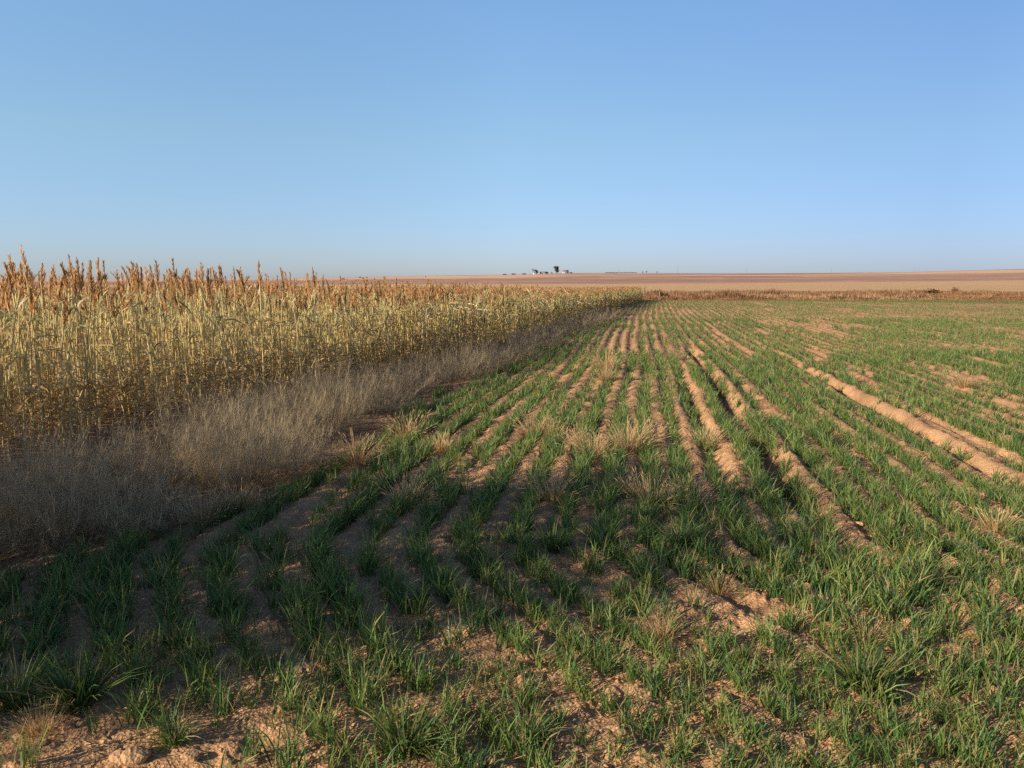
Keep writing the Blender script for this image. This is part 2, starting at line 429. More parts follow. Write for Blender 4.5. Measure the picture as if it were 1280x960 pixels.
CLUMPS = [(100, 882, 1.15, 'big dark green wheat clump at the edge of the bare sand, bottom left'),
          (22, 880, 1.0, 'wheat clump cut by the left picture edge, left of the big dark clump'),
          (505, 940, 1.0, 'bushy bright wheat clump standing alone at the bottom, left of centre'),
          (1082, 862, 1.05, 'broad sprawling wheat clump on the lower right headland'),
          (757, 688, .95, 'round dark wheat clump where the shade meets the sunlit rows'),
          (218, 932, .55, 'small yellow green wheat tuft on the bare sand at bottom left'),
          (165, 818, .6, 'small wheat tuft in the shade above and right of the big dark clump'),
          (660, 925, .6, 'low wheat tuft right of the bushy clump at the bottom'),
          (850, 690, .85, 'upright lit wheat clump, first to the right of the round dark one'),
          (690, 690, .85, 'upright lit wheat clump, first to the left of the round dark one'),
          (1160, 735, .8, 'dark wheat clump at the right end of the shaded rows')]
cl_mesh = [wheat_clump_mesh(s) for s in (1, 2, 3, 4)]
for k, (u, v, s, lab) in enumerate(CLUMPS):
    x, y = g(u, v)
    o = obj('wheat_clump', cl_mesh[k % 4], M_WHEAT)
    o.location = (x, y, float(ground_z(x, y))); o.rotation_euler = (0, 0, k * 1.3); o.scale = (s, s, s * .95)
    tag(o, lab, 'wheat clump', 'separate wheat clumps')

# ------------------------------------------------------------------ sorghum
def sorghum_parts(seed, H=1.55, lod=0):
    """stem, leaves and seed head of one dry plant, standing at the origin"""
    r = np.random.default_rng(seed)
    sways = r.normal(0, .045, 2)
    nz = 6 if lod == 0 else 4
    hs = H - .22
    z = np.linspace(-.04, hs, nz); t = z / hs
    cx = sways[0] * t ** 2 * 1.4; cy = sways[1] * t ** 2 * 1.4
    cen = lambda zz: np.stack([sways[0] * (zz / hs) ** 2 * 1.4, sways[1] * (zz / hs) ** 2 * 1.4, zz], -1)
    pts = np.stack([cx, cy, z], 1)
    stem = MB()
    V, Q = tube(pts, np.linspace(.0075, .0045, nz), 5 if lod == 0 else 3)
    base = np.array([.70, .545, .22]) * r.uniform(.8, 1.15); top = np.array([.78, .67, .31]) * r.uniform(.8, 1.1)
    tt = np.repeat(np.clip(t, 0, 1), 5 if lod == 0 else 3)[:, None]
    stem.add(V, Q, base * (1 - tt) + top * tt)
    leaf = MB()
    nl = int(r.integers(7, 10)) if lod == 0 else 6 if lod == 1 else 2
    zl = np.linspace(.16 if lod < 2 else .8, hs - .12, nl) + r.normal(0, .035, nl); zl = np.clip(zl, .08, hs)
    a0 = r.uniform(0, 6.28)
    az = a0 + np.arange(nl) * np.pi + r.normal(0, .7, nl)
    dry = np.array([[.70, .55, .26], [.58, .40, .18], [.56, .53, .28], [.38, .41, .21], [.80, .70, .41]])
    pick = r.choice(5, nl, p=[.30, .16, .22, .16, .16])
    low = zl < .5
    pick[low & (r.random(nl) < .5)] = 1
    c = dry[pick] * r.uniform(.7, 1.15, (nl, 1))
    hang = r.random(nl) < .62
    t0 = np.where(hang, r.uniform(1.2, 2.3, nl), r.uniform(.12, .5, nl)); b0 = np.where(hang, r.uniform(.5, 1.3, nl), r.uniform(.3, 1.7, nl))
    if lod == 0:
        leaf.add(*blades(cen(zl), az, r.uniform(.13, .36, nl) * np.where(hang, 1, .8), r.uniform(.012, .023, nl), t0, b0, 5, r.uniform(-1.4, 1.4, nl), [.45, 1, .95, .75, .45, .06], c, c * .92))
        nd = 9; zd = r.uniform(.05, .5, nd)
        leaf.add(*blades(cen(zd), r.uniform(0, 6.28, nd), r.uniform(.12, .28, nd), r.uniform(.012, .022, nd), r.uniform(.5, 1.2, nd), r.uniform(1.2, 2.4, nd), 3, r.uniform(-1.5, 1.5, nd), [.6, 1, .7, .1], np.array([.50, .36, .18]) * r.uniform(.6, 1.2, (nd, 1))))
        # dry sheaths hugging the stem
        ns = 5; zs = r.uniform(.1, hs - .25, ns)
        leaf.add(*blades(cen(zs), r.uniform(0, 6.28, ns), r.uniform(.12, .2, ns), .02, r.uniform(.02, .12, ns), r.uniform(.1, .5, ns), 2, r.uniform(-1, 1, ns), [1, .9, .2], dry[0] * .95))
    else:
        leaf.add(*blades(cen(zl), az, r.uniform(.14, .34, nl), r.uniform(.016, .028, nl), t0, b0, 3, r.uniform(-1.4, 1.4, nl), [.6, 1, .7, .08], c))
    head = MB(); hk = r.uniform(.65, 1.35); dro = r.normal(0, .35, 2) if r.random() < .45 else r.normal(0, .08, 2)
    nb = 110 if lod == 0 else 22
    tb = r.random(nb) ** .9; zb = hs - .06 + tb * .24 * (.8 + .25 * hk)
    col = np.array([[.62, .355, .15], [.72, .47, .21], [.47, .24, .105], [.77, .57, .30]])[r.choice(4, nb, p=[.35, .3, .15, .2])] * r.uniform(.7, 1.2, (nb, 1))
    top_c = cen(np.full(nb, hs)); bp = np.stack([top_c[:, 0] + sways[0] * .35 * tb + dro[0] * .22 * tb ** 2, top_c[:, 1] + sways[1] * .35 * tb + dro[1] * .22 * tb ** 2, zb - .18 * tb ** 2 * (dro ** 2).sum()], 1)
    head.add(*blades(bp, r.uniform(0, 6.28, nb), r.uniform(.035, .095, nb) * hk * (1.1 - .75 * tb), (.0075 if lod == 0 else .015) * r.uniform(.7, 1.3, nb), r.uniform(.03, .5, nb), r.uniform(-.3, .6, nb), 2 if lod == 0 else 1, r.uniform(-1.5, 1.5, nb), [.4, 1, .3] if lod == 0 else [.7, .5], col))
    V, Q = tube(np.stack([top_c[0], bp[np.argmax(tb)] + [0, 0, .02]]), [.0045, .002], 3)
    head.add(V, Q, np.array([.40, .26, .12]))
    return stem, leaf, head

def height_at(y):
    return np.interp(y, [2.3, 3.4, 9, 15, 25, 40, 60], [2.95, 1.58, 1.53, 1.40, 1.20, 1.03, .97])  # unseen plants left of the frame made extra tall to shade the foreground

def plant_spots():
    xs, ys, dep = [], [], []
    for k in range(0, 100):
        depth = k * .34 if k < 10 else 10 * .34 + (k - 10) * .52
        sp = .10 if k < 5 else .19 if k < 10 else .36
        y = np.concatenate([np.arange(.5, 2.9, sp * .45), np.arange(2.9, 57.5, sp)])  # unseen front part of the stand packed denser to deepen that shade
        keep = rng.random(len(y)) < (1.0 if k < 10 else .9)
        y = y[keep] + rng.normal(0, .07, keep.sum())
        x = edge_x(y) - .08 - depth + rng.normal(0, .09, len(y))
        ok = (x > -.74 * y - 9.5) & (x > -.74 * y - 4.0 * (y > 14) - 9.5 * (y <= 14))
        # far inside, only the canopy counts: thin out
        xs.append(x[ok]); ys.append(y[ok]); dep.append(np.full(ok.sum(), depth))
    return np.concatenate(xs), np.concatenate(ys), np.concatenate(dep)

SX, SY, SD = plant_spots()
print('sorghum plants', len(SX))
inframe = (SX > -.665 * SY - .15) & (SD < 1.4) & (SY > 5.2)
order = np.argsort(np.where(inframe, np.hypot(SX, SY) + SD * 2.0, 1e9))
NEAR = order[:282]
near_mask = np.zeros(len(SX), bool); near_mask[NEAR] = True

# nearest plants: each a thing with stem, leaves and seed head
PROTO = []
for s in range(12):
    st, lf, hd = sorghum_parts(100 + s, 1.5)
    PROTO.append((st.mesh('stem'), lf.mesh('leaves'), hd.mesh('seed_head')))
SORG = 'dry sorghum plants at the near end of the stand'
def make_plant(k, first={}):
    if k in first: return copy_tree(first[k])
    root = empty('sorghum_plant', (0, 0, 0))
    for me, nm, mt in zip(PROTO[k], ('stem', 'leaves', 'seed_head'), (M_STEM, M_LEAF, M_SEED)): obj(nm, me, mt, root)
    first[k] = root
    return root
def plant_at(k, x, y, h, lean=(0, 0), label=None):
    o = make_plant(k)
    s = h / 1.5
    o.location = (x, y, float(ground_z(x, y))); o.rotation_euler = (lean[0], lean[1], rng.uniform(0, 6.28)); o.scale = (.9 + .1 * s, .9 + .1 * s, s)
    tag(o, label or 'pale dry sorghum plant in the front rows of the stand behind the grey weeds', 'sorghum plant', SORG)
    return o
for q, i in enumerate(NEAR):
    plant_at(q % 12, SX[i], SY[i], float(height_at(SY[i])) * rng.uniform(.82, 1.12), rng.normal(0, .045, 2))
# tall heads that stand against the sky, by the picture column and row of their tips
TALL = [(12, 333, 6.6, 0, 'tall sorghum plant whose rusty head stands nearest the left picture edge'),
        (24, 322, 6.7, 0, 'tall sorghum plant just left of the tallest one'),
        (38, 306, 6.5, .01, 'tallest sorghum plant, its dark rusty head highest against the sky'),
        (51, 326, 6.8, -.08, 'tall pale headed sorghum plant just right of the tallest one'),
        (70, 325, 7.0, .03, 'tall dark headed sorghum plant second right of the tallest one'),
        (84, 337, 7.2, .04, 'tall sorghum plant third right of the tallest one, beside a gap'),
        (107, 342, 7.4, 0, 'tall thin sorghum plant alone in the gap right of the tall left cluster'),
        (166, 322, 7.6, -.12, 'tall sorghum plant leaning left, first in the middle row of heads against the sky'),
        (191, 326, 7.8, -.06, 'tall slim sorghum plant right of the left leaning one'),
        (219, 324, 8.0, -.04, 'tall straight sorghum plant with a dark narrow head'),
        (247, 335, 8.2, .03, 'tall sorghum plant with a thick rusty head'),
        (262, 338, 8.3, -.13, 'sorghum plant with a drooping head bent to the left'),
        (283, 328, 8.4, .02, 'tall sorghum plant with a ragged golden head'),
        (303, 328, 8.6, -.06, 'tall sorghum plant with a broad golden head'),
        (325, 325, 8.8, .01, 'tallest golden headed sorghum plant of the right hand cluster'),
        (332, 331, 9.0, -.07, 'tall sorghum plant just right of the tallest golden one'),
        (376, 338, 9.6, .02, 'tall sorghum plant left of the last pair against the sky'),
        (384, 333, 9.9, -.03, 'tall sorghum plant right of the last pair against the sky')]
for q, (u, v, dist, ln, lab) in enumerate(TALL):
    rx, rz = (u - 640) / FPX, (480 - v) / FPX
    dy = math.cos(PITCH) + rz * math.sin(PITCH); dz = -math.sin(PITCH) + rz * math.cos(PITCH)
    t = dist / dy
    x = rx * t; ztip = CAM_H + dz * t
    zb = float(ground_z(x, dist))
    plant_at((q * 5) % 12, x - ln * ztip, dist, ztip - zb + .015, (0, ln), lab)

# the rest of the stand
def build_stand():
    idx = np.where(~near_mask)[0]
    X, Y, Dp = SX[idx], SY[idx], SD[idx]
    mb = MB()
    fr = (Dp < 1.0) & (Y < 17); deep = (Dp > 3.2) & (Y > 4)
    for lod, m, nvar in ((0, fr, 8), (1, ~fr & ~deep, 12), (2, ~fr & deep, 8)):
        ids = np.where(m)[0]
        var = rng.integers(0, nvar, len(ids))
        for k in range(nvar):
            parts = sorghum_parts(300 + 40 * lod + k, 1.5, lod)
            one = MB()
            for p in parts: one.add(*p.arrays())
            V, Q, K = one.arrays()
            I = ids[var == k]; n = len(I)
            if not n: continue
            x, y = X[I], Y[I]
            rz = rng.uniform(0, 6.28, n); s = height_at(y) * rng.uniform(.82, 1.12, n) / 1.5
            ws = np.clip(.85 + y * .028, .9, 2.0)                 # far plants: fewer, bushier
            c, sn = np.cos(rz), np.sin(rz)
            P = np.empty((n, len(V), 3))
            vx, vy, vz = V[:, 0], V[:, 1], V[:, 2]
            lx, ly = rng.normal(0, .05, n), rng.normal(0, .05, n)
            P[..., 2] = vz[None] * s[:, None]
            P[..., 0] = (vx[None] * c[:, None] - vy[None] * sn[:, None]) * ws[:, None] + x[:, None] + lx[:, None] * P[..., 2]
            P[..., 1] = (vx[None] * sn[:, None] + vy[None] * c[:, None]) * ws[:, None] + y[:, None] + ly[:, None] * P[..., 2]
            P[..., 2] += ground_z(x, y)[:, None]
            KK = K[None] * rng.uniform(.75, 1.2, (n, 1, 1)) * (1 + rng.normal(0, .05, (n, 1, 3)))
            QQ = Q[None] + (np.arange(n) * len(V))[:, None, None]
            mb.add(P.reshape(-1, 3), QQ.reshape(-1, 4), KK.reshape(-1, 3))
    o = obj('sorghum_stand', mb.mesh('sorghum_stand'), M_STAND)
    print('stand quads', len(o.data.polygons))
    tag(o, 'dense stand of dry golden sorghum with rusty heads left of the wheat', 'sorghum', kind='stuff')
build_stand()

# ------------------------------------------------------------------ wispy dry weeds in the ditch
def weed_mesh(seed, stems=90, twigs=64, rad=.42, H=.52):
    r = np.random.default_rng(seed)
    mb = MB()
    az = r.uniform(0, 6.28, stems); rr = rad * .55 * np.sqrt(r.random(stems))
    base = np.stack([rr * np.cos(az), rr * np.sin(az), np.full(stems, -.03)], 1)
    L = H * r.uniform(.7, 1.15, stems); tilt = rr / (rad * .55) * .95 + r.normal(0, .12, stems); L = L * (1.05 - .25 * rr / (rad * .55)); bend = r.uniform(-.1, .5, stems)
    a2 = az + r.normal(0, .5, stems)
    c = np.array([.46, .36, .22]) * r.uniform(.7, 1.25, (stems, 1))
    V, Q, K = blades(base, a2, L, .0022, tilt, bend, 4, r.uniform(-1, 1, stems), [1, .9, .8, .6, .3], c * .8, c)
    mb.add(V, Q, K)
    cen = V.reshape(stems, 5, 2, 3).mean(2)
    n = stems * twigs
    si = np.repeat(np.arange(stems), twigs); t = r.uniform(.18, 1.0, n) * 4 - 1e-3
    k = np.floor(t).astype(int); f = (t - k)[:, None]
    p = cen[si, k] * (1 - f) + cen[si, k + 1] * f
    cc = np.array([[.48, .38, .235], [.60, .47, .29], [.37, .30, .195]])[r.integers(0, 3, n)] * r.uniform(.7, 1.25, (n, 1))
    mb.add(*blades(p, r.uniform(0, 6.28, n), r.uniform(.04, .13, n), r.uniform(.0010, .0019, n), r.uniform(.2, 2.0, n), r.uniform(-.9, 1.2, n), 2, 0, [1, .9, .5], cc))
    return mb.mesh('weed_bush')

W_MESH = [weed_mesh(s) for s in (7, 8, 9, 10)]
WEEDS = [(18, 672, 1.0, .85, 'wispy grey weed bush in the very left corner of the ditch'), (92, 668, 1.1, 1.25, 'largest feathery tan weed bush at the near left, lit along its top'),
         (165, 664, .95, .75, 'feathery weed bush right of the largest one at the near left'), (205, 655, .7, .5, 'low grey weed bush at the right end of the near left row'),
         (60, 640, .9, .9, 'weed bush behind the largest near left one, under the sorghum'),
         (250, 608, 1.0, .68, 'shaded dusky weed bush between the near row and the sorghum'), (180, 598, 1.1, 1.05, 'darkest weed bush close under the sorghum at left'),
         (300, 612, .95, 1.15, 'big rounded grey weed bush in the middle of the ditch'), (362, 590, .95, .85, 'rounded weed bush left of the two orange grass tufts'),
         (300, 575, 1.1, .95, 'broad weed bush behind the big rounded one'), (355, 558, 1.0, 1.0, 'sunlit tan weed bush against the sorghum stems'),
         (415, 545, 1.0, 1.1, 'long sunlit weed bush above the two orange grass tufts'), (480, 520, .9, .72, 'grey weed bush at the right tip of the near ditch'),
         (425, 520, 1.2, 1.0, 'pale weed bush close under the sorghum in mid ditch'), (345, 535, 1.1, .9, 'weed bush tucked into the sorghum stems in mid ditch'),
         (490, 500, 1.2, 1.0, 'weed bush behind the right tip of the near ditch'), (520, 488, 1.0, .9, 'small weed bush where the wheat begins beside the ditch'),
         (565, 472, 1.4, 1.15, 'brown topped weed bush in the farther ditch'), (600, 462, 1.3, 1.0, 'brown weed bush right of the brown topped one'),
         (640, 443, 1.6, 1.1, 'far weed bush in the shade of the sorghum'), (672, 432, 1.7, 1.1, 'far weed bush third from the end of the ditch'),
         (700, 419, 1.9, 1.2, 'far pale weed bush fourth from the end of the ditch'), (728, 409, 2.0, 1.1, 'far weed bush third from the end of the ditch'),
         (750, 400, 2.0, 1.0, 'second farthest weed bush at the end of the ditch'), (770, 393, 2.2, .9, 'farthest weed bush at the very end of the ditch'),
         (655, 448, 1.2, .6, 'low far weed bush where the shade meets the wheat'), (620, 452, 1.4, .95, 'brown weed bush tucked behind the far shaded one'),
         (115, 618, 1.15, 1.1, 'dusky weed bush under the sorghum behind the largest near one'), (20, 622, 1.15, 1.05, 'dusky weed bush under the sorghum at the left picture edge'),
         (235, 572, 1.2, 1.15, 'shadowy weed bush among the first sorghum stems left of mid ditch'), (295, 548, 1.1, 1.05, 'dim weed bush among the sorghum stems, left of the tucked in one'),
         (390, 520, 1.1, .85, 'dim weed bush among the sorghum stems above mid ditch'), (455, 490, 1.2, .9, 'weed bush against the sorghum where the ditch narrows'),
         (520, 466, 1.4, .95, 'weed bush against the sorghum left of the brown topped one')]
w_first = None
for k, (u, v, s, sz, lab) in enumerate(WEEDS):
    x, y = g(u, v)
    o = obj('weed_bush', W_MESH[k % 4], M_WEED)
    o.location = (x, y, float(ground_z(x, y, False)) + .01); o.rotation_euler = (0, 0, k * 2.1); o.scale = (s * .90, s * .90, sz * (1.22 if k % 3 else .95))
    tag(o, lab, 'weed', 'wispy dry weeds along the ditch')

# ------------------------------------------------------------------ dry bunch grass in the wheat
def tuft_mesh(seed, n=110, fuzzy=False):
    r = np.random.default_rng(seed); mb = MB()
    az = r.uniform(0, 6.28, n); rr = .05 * np.sqrt(r.random(n))
    base = np.stack([rr * np.cos(az), rr * np.sin(az), np.full(n, -.02)], 1)
    c = np.array([.60, .36, .13]) * r.uniform(.65, 1.2, (n, 1)); tip = np.array([.66, .47, .26]) * r.uniform(.8, 1.1, (n, 1))
    L = r.uniform(.10, .28, n)
    V, Q, K = blades(base, az + r.normal(0, .4, n), L, r.uniform(.0018, .0034, n), r.uniform(.05, .95, n), r.uniform(-.3, 1.1, n), 3, r.uniform(-1, 1, n), [1, 1, .8, .4], c * .85, tip)
    mb.add(V, Q, K)
    e = V.reshape(n, 4, 2, 3)[:, 3].mean(1); d = e - V.reshape(n, 4, 2, 3)[:, 2].mean(1)
    k = r.random(n) < (.8 if fuzzy else .4)
    a = np.arctan2(d[:, 1], d[:, 0]); ti = np.arctan2(np.hypot(d[:, 0], d[:, 1]), d[:, 2])
    for tw in (0, 1.57):
        mb.add(*blades(e[k] - d[k] * .3, a[k], r.uniform(.025, .042, k.sum()), .0048, ti[k], .1, 2, tw, [.5, 1, .4], tip[k]))
    return mb.mesh('dry_grass_tuft')
T_MESH = [tuft_mesh(s, 190 if s % 2 else 150, s % 2 == 0) for s in (21, 22, 23, 24)]
TUFTS = [(448, 590, 1.15, 1, 'spiky dry grass tuft, left of the pair beside the ditch weeds'), (508, 554, 1.15, 1, 'golden based dry grass tuft, right of the pair beside the ditch weeds'),
         (553, 572, .8, 2, 'small fuzzy dry grass tuft in the wheat, right of the spiky pair'), (668, 548, 1.1, 2, 'pale dry grass tuft in the wheat, left of the sunlit row of tufts'),
         (690, 552, .8, 3, 'small dry grass tuft touching the pale one in the wheat'), (742, 580, 1.0, 3, 'orange footed dry grass tuft in the wheat left of the widest one'),
         (722, 566, .9, 2, 'thin dry grass tuft just behind the orange footed one'), (785, 572, 1.25, 2, 'widest sunlit dry grass tuft in the middle of the wheat'),
         (805, 560, 1.1, 0, 'dry grass tuft joined to the right of the widest one'), (882, 560, 1.0, 2, 'round dry grass tuft alone beside the bare rut'),
         (815, 636, 1.1, 1, 'brown dry grass tuft nearest the centre, below the widest one'), (782, 622, .7, 2, 'little golden dry grass sprig left of the nearest centre tuft'),
         (862, 632, .9, 3, 'reddish thin dry grass tuft right of the nearest centre tuft'), (690, 632, 1.0, 3, 'dusky dry grass tuft left of centre among the lit wheat'),
         (758, 462, 1.7, 0, 'small far orange grass tuft between two bare rows'), (757, 476, 1.2, 2, 'tiny straw tuft just below the far orange one'),
         (1245, 664, .7, 2, 'pale dry grass tuft near the right picture edge'), (826, 800, .55, 2, 'straw coloured grass tuft in the shaded wheat at lower centre'),
         (900, 738, .55, 1, 'dull brown grass tuft in the shaded wheat right of centre'), (1085, 800, .45, 3, 'greyish grass tuft on the lower right headland'),
         (252, 655, .9, 1, 'slender golden grass sprig at the right foot of the ditch weeds'), (288, 642, .9, 0, 'taller golden grass sprig right of the slender one'),
         (301, 640, .8, 2, 'faint grass sprig at the right of the three ditch sprigs'), (1205, 486, 1.1, 2, 'far thin dry tuft in the right hand wheat'),
         (510, 632, 1.0, 3, 'shaded grey brown grass tuft in the wheat below the spiky pair'), (50, 915, .5, 3, 'bent straw wisps lying on the bare sand at bottom left')]
for k, (u, v, s, m, lab) in enumerate(TUFTS):
    x, y = g(u, v)
    o = obj('dry_grass_tuft', T_MESH[m], M_DRY)
    o.location = (x, y, float(ground_z(x, y))); o.rotation_euler = (0, 0, k * 1.7); o.scale = (s * 1.08, s * 1.08, s)
    tag(o, lab, 'dry grass', 'dry bunch grass tufts')

# straw and stubble bits lying on the soil
def build_litter():
    r = np.random.default_rng(77); mb = MB()
    n = 9000; y = 1.7 + 14 * r.random(n) ** 1.7; x = r.uniform(-.7, .72, n) * y + r.uniform(-.3, .3, n)
    k = x > wheat_left(y) - .6; x, y = x[k], y[k]; n = len(x)
    c = np.array([[.56, .42, .24], [.42, .29, .16], [.30, .22, .15]])[r.integers(0, 3, n)] * r.uniform(.7, 1.15, (n, 1))
    mb.add(*blades(np.stack([x, y, ground_z(x, y) + .004], 1), r.uniform(0, 6.28, n), r.uniform(.015, .085, n), r.uniform(.0018, .0042, n), r.normal(1.5, .12, n), r.normal(0, .25, n), 2, r.uniform(-1, 1, n), [.8, 1, .7], c))
    tag(obj('straw_litter', mb.mesh('straw_litter'), M_DRY), 'short bits of straw lying on the sandy soil', 'straw', kind='stuff')
build_litter()

# ------------------------------------------------------------------ soil clods
import bmesh
def clod_mesh(seed):
    r = np.random.default_rng(seed)
    bm = bmesh.new(); bmesh.ops.create_icosphere(bm, subdivisions=3, radius=.5)
    co = np.array([v.co[:] for v in bm.verts])
    pl = r.normal(0, 1, (9, 3)); pl /= np.linalg.norm(pl, axis=1, keepdims=True); dd = r.uniform(.26, .46, 9)
    co += .10 * (fbm(co[:, 0] * 5 + co[:, 2] * 4, co[:, 1] * 5 - co[:, 2] * 3 + seed, 3, seed)[:, None] - .5) * co * 4
    for nrm, d in zip(pl, dd):
        over = np.clip(co @ nrm - d, 0, None); co -= over[:, None] * nrm * .85
    co += .05 * (fbm(co[:, 0] * 6 + co[:, 2] * 5, co[:, 1] * 6 + seed, 3, seed)[:, None] - .5) * co * 2
    co[:, 2] *= .75
    for v, c in zip(bm.verts, co): v.co = c
    me = bpy.data.meshes.new('soil_clod'); bm.to_mesh(me); bm.free()
    a = me.attributes.new('tint', 'FLOAT_COLOR', 'POINT'); n = len(me.vertices)
    c = np.ones((n, 4), np.float32); c[:, :3] = np.array([.47, .29, .155])
    a.data.foreach_set('color', c.ravel())
    return me
CL = [clod_mesh(s) for s in (1, 2, 3, 4, 5)]
CLODS = [(170, 950, .085, 'largest sandy clod at the very bottom left, casting a shadow to its right'), (150, 952, .07, 'sandy clod touching the left side of the largest one'),
         (86, 910, .045, 'lone upright sandy clod at the top of the bare patch'), (103, 907, .035, 'flat clod just right of the lone upright one'),
         (24, 920, .035, 'small lit clod near the left picture edge'), (57, 928, .03, 'small round clod in the middle of the bare sand'),
         (140, 917, .035, 'clod where the bare sand meets the wheat'), (195, 940, .03, 'pebble sized clod right of the largest one'),
         (238, 952, .05, 'clod at the foot of the small yellow green tuft'), (598, 445, .14, 'pale clod shining in the shaded ditch'), (689, 424, .22, 'far pale clod shining in the dark ditch'),
         (552, 523, .07, 'lit pinkish clod at the wheat edge beside the ditch'), (508, 560, .08, 'lit clod at the foot of the golden based tuft'),
         (640, 790, .06, 'orange lit clod in the shaded bare row, lower centre'), (620, 795, .05, 'clod left of the orange lit one in the bare row'),
         (1050, 690, .06, 'broad sandy clod on the bare spot right of centre'), (1075, 655, .05, 'sandy clod at the top of the bare spot right of centre'),
         (1135, 778, .06, 'clod among the right hand headland wheat'), (1165, 925, .05, 'clod on the bare strip at lower right'),
         (1240, 870, .06, 'clod on the bare strip near the right edge'), (272, 705, .06, 'reddish clod in the shaded bare row at left'), (196, 838, .06, 'orange lit clod in the shade at lower left')]
for k, (u, v, s, lab) in enumerate(CLODS):
    x, y = g(u, v)
    o = obj('soil_clod', CL[k % 5], M_SOIL)
    o.location = (x, y, float(ground_z(x, y)) + s * .12); o.rotation_euler = (0, 0, k * 2.3); o.scale = (s * 1.2, s, s * .9)
    tag(o, lab, 'soil clod', 'dry soil clods')

# ------------------------------------------------------------------ beyond the field
def at_px(u, dist):
    x = (u - 640) / FPX * dist
    return x, dist

def leafy(r, n, c, rad, size, cols):
    """leaf faces spread through a lumpy volume"""
    d = r.normal(0, 1, (n, 3)); d /= np.linalg.norm(d, axis=1, keepdims=True)
    p = c + d * (np.asarray(rad) * (r.random((n, 1)) ** .4))
    return blades(p, r.uniform(0, 6.28, n), size * r.uniform(.7, 1.3, n), size * .7, r.uniform(.3, 2, n), .4, 1, r.uniform(-1, 1, n), [1, .5], np.asarray(cols)[r.integers(0, len(cols), n)] * r.uniform(.7, 1.3, (n, 1)))

# red-brown scrub along the far edge of the wheat: one mass
def build_scrub():
    r = np.random.default_rng(5); mb = MB()
    n = 5200
    y = 58.5 + 26 * r.random(n) ** 1.3; x = r.uniform(-.72, .78, n) * y
    ok = x > np.interp(y, [57, 90], [9.0, 12]) - 1.0 * 0
    x, y = x[ok], y[ok]; n = len(x)
    h = (.12 + .60 * fbm(x * .22, y * .22, 3, 15)) * sstep(57.5, 62, y) * r.uniform(.6, 1.2, n)
    cols = np.array([[.27, .145, .075], [.34, .20, .10], [.22, .115, .062], [.42, .28, .15], [.16, .10, .065]])
    tint = cols[np.clip((fbm(x * .16, y * .3, 2, 16) * 6 - 1).astype(int), 0, 4)]
    nb = 26
    X = np.repeat(x, nb) + r.normal(0, .28, n * nb); Y = np.repeat(y, nb) + r.normal(0, .28, n * nb)
    Hh = np.repeat(h, nb) * r.uniform(.6, 1.15, n * nb)
    mb.add(*blades(np.stack([X, Y, far_z(X, Y) - .02], 1), r.uniform(0, 6.28, n * nb), Hh, .045, r.uniform(0, .7, n * nb), r.uniform(-.2, .8, n * nb), 2, r.uniform(-1, 1, n * nb), [1, .9, .35], np.repeat(tint, nb, 0) * r.uniform(.7, 1.25, (n * nb, 1))))
    tag(obj('scrub', mb.mesh('scrub'), M_WEED), 'rusty brown scrub band along the far edge of the wheat', 'scrub', kind='stuff')
build_scrub()

def bush(name, x, y, w, h, cols, label, cat, group, seed, n=420):
    r = np.random.default_rng(seed)
    z = float(far_z(np.array(x), np.array(y)))
    root = empty(name, (x, y, z))
    cr = MB(); st = MB()
    for k in range(7):
        a = r.uniform(0, 6.28); q = w * .3 * r.random() ** .5
        c = np.array([q * math.cos(a), q * math.sin(a), h * r.uniform(.35, .68)])
        cr.add(*leafy(r, n // 7, c, (w * .26, w * .26, h * .34), max(w, h) * .085, cols))
        V, Q = tube(np.stack([[0, 0, -.05], c * [.5, .5, .6], c]), [h * .02, h * .014, h * .006], 4); st.add(V, Q, (.12, .09, .07))
    obj('foliage', cr.mesh('foliage'), M_TREE, root); obj('branches', st.mesh('branches'), M_BARK, root)
    return tag(root, label, cat, group)
bx, by = at_px(829, 61.5)
bush('shrub', bx, by, 1.0, .52, [[.05, .04, .025], [.07, .05, .03]], 'dark rounded shrub at the far corner of the sorghum', 'shrub', 'shrubs at the field end', 61)
bx, by = at_px(1166, 72)
bush('shrub', bx, by, 2.2, .62, [[.14, .09, .045], [.20, .12, .06]], 'low dark shrub in the scrub at the right beyond the wheat', 'shrub', 'shrubs at the field end', 62)
bx, by = at_px(1190, 76)
bush('shrub', bx, by, .9, .85, [[.22, .11, .05], [.28, .14, .065]], 'small rusty shrub sticking up right of the low dark one', 'shrub', 'shrubs at the field end', 63)

def post(u, dist, h, label, w=.12):
    x, y = at_px(u, dist); z = float(far_z(np.array(x), np.array(y)))
    mb = MB(); V, Q = tube([[0, 0, -.2], [.01, 0, h * .5], [.03, .01, h]], [w * .5, w * .48, w * .45], 7); mb.add(V, Q, (1, 1, 1))
    V, Q = box((.03, .01, h + .004), (w * .6, w * .6, .02)); mb.add(V, Q, (1, 1, 1))
    o = obj('fence_post', mb.mesh('fence_post'), M_POLE); o.location = (x, y, z)
    tag(o, label, 'post', 'posts beyond the sorghum')
post(823, 58.5, .62, 'short pale post beside the dark corner shrub', .10)
post(804, 64, 1.0, 'taller wooden post rising behind the last sorghum plants', .13)

# ridge line: farmstead, trees, poles
def on_ridge(u, dist=1180):
    x, y = at_px(u, dist); return x, y, float(far_z(np.array(x), np.array(y)))

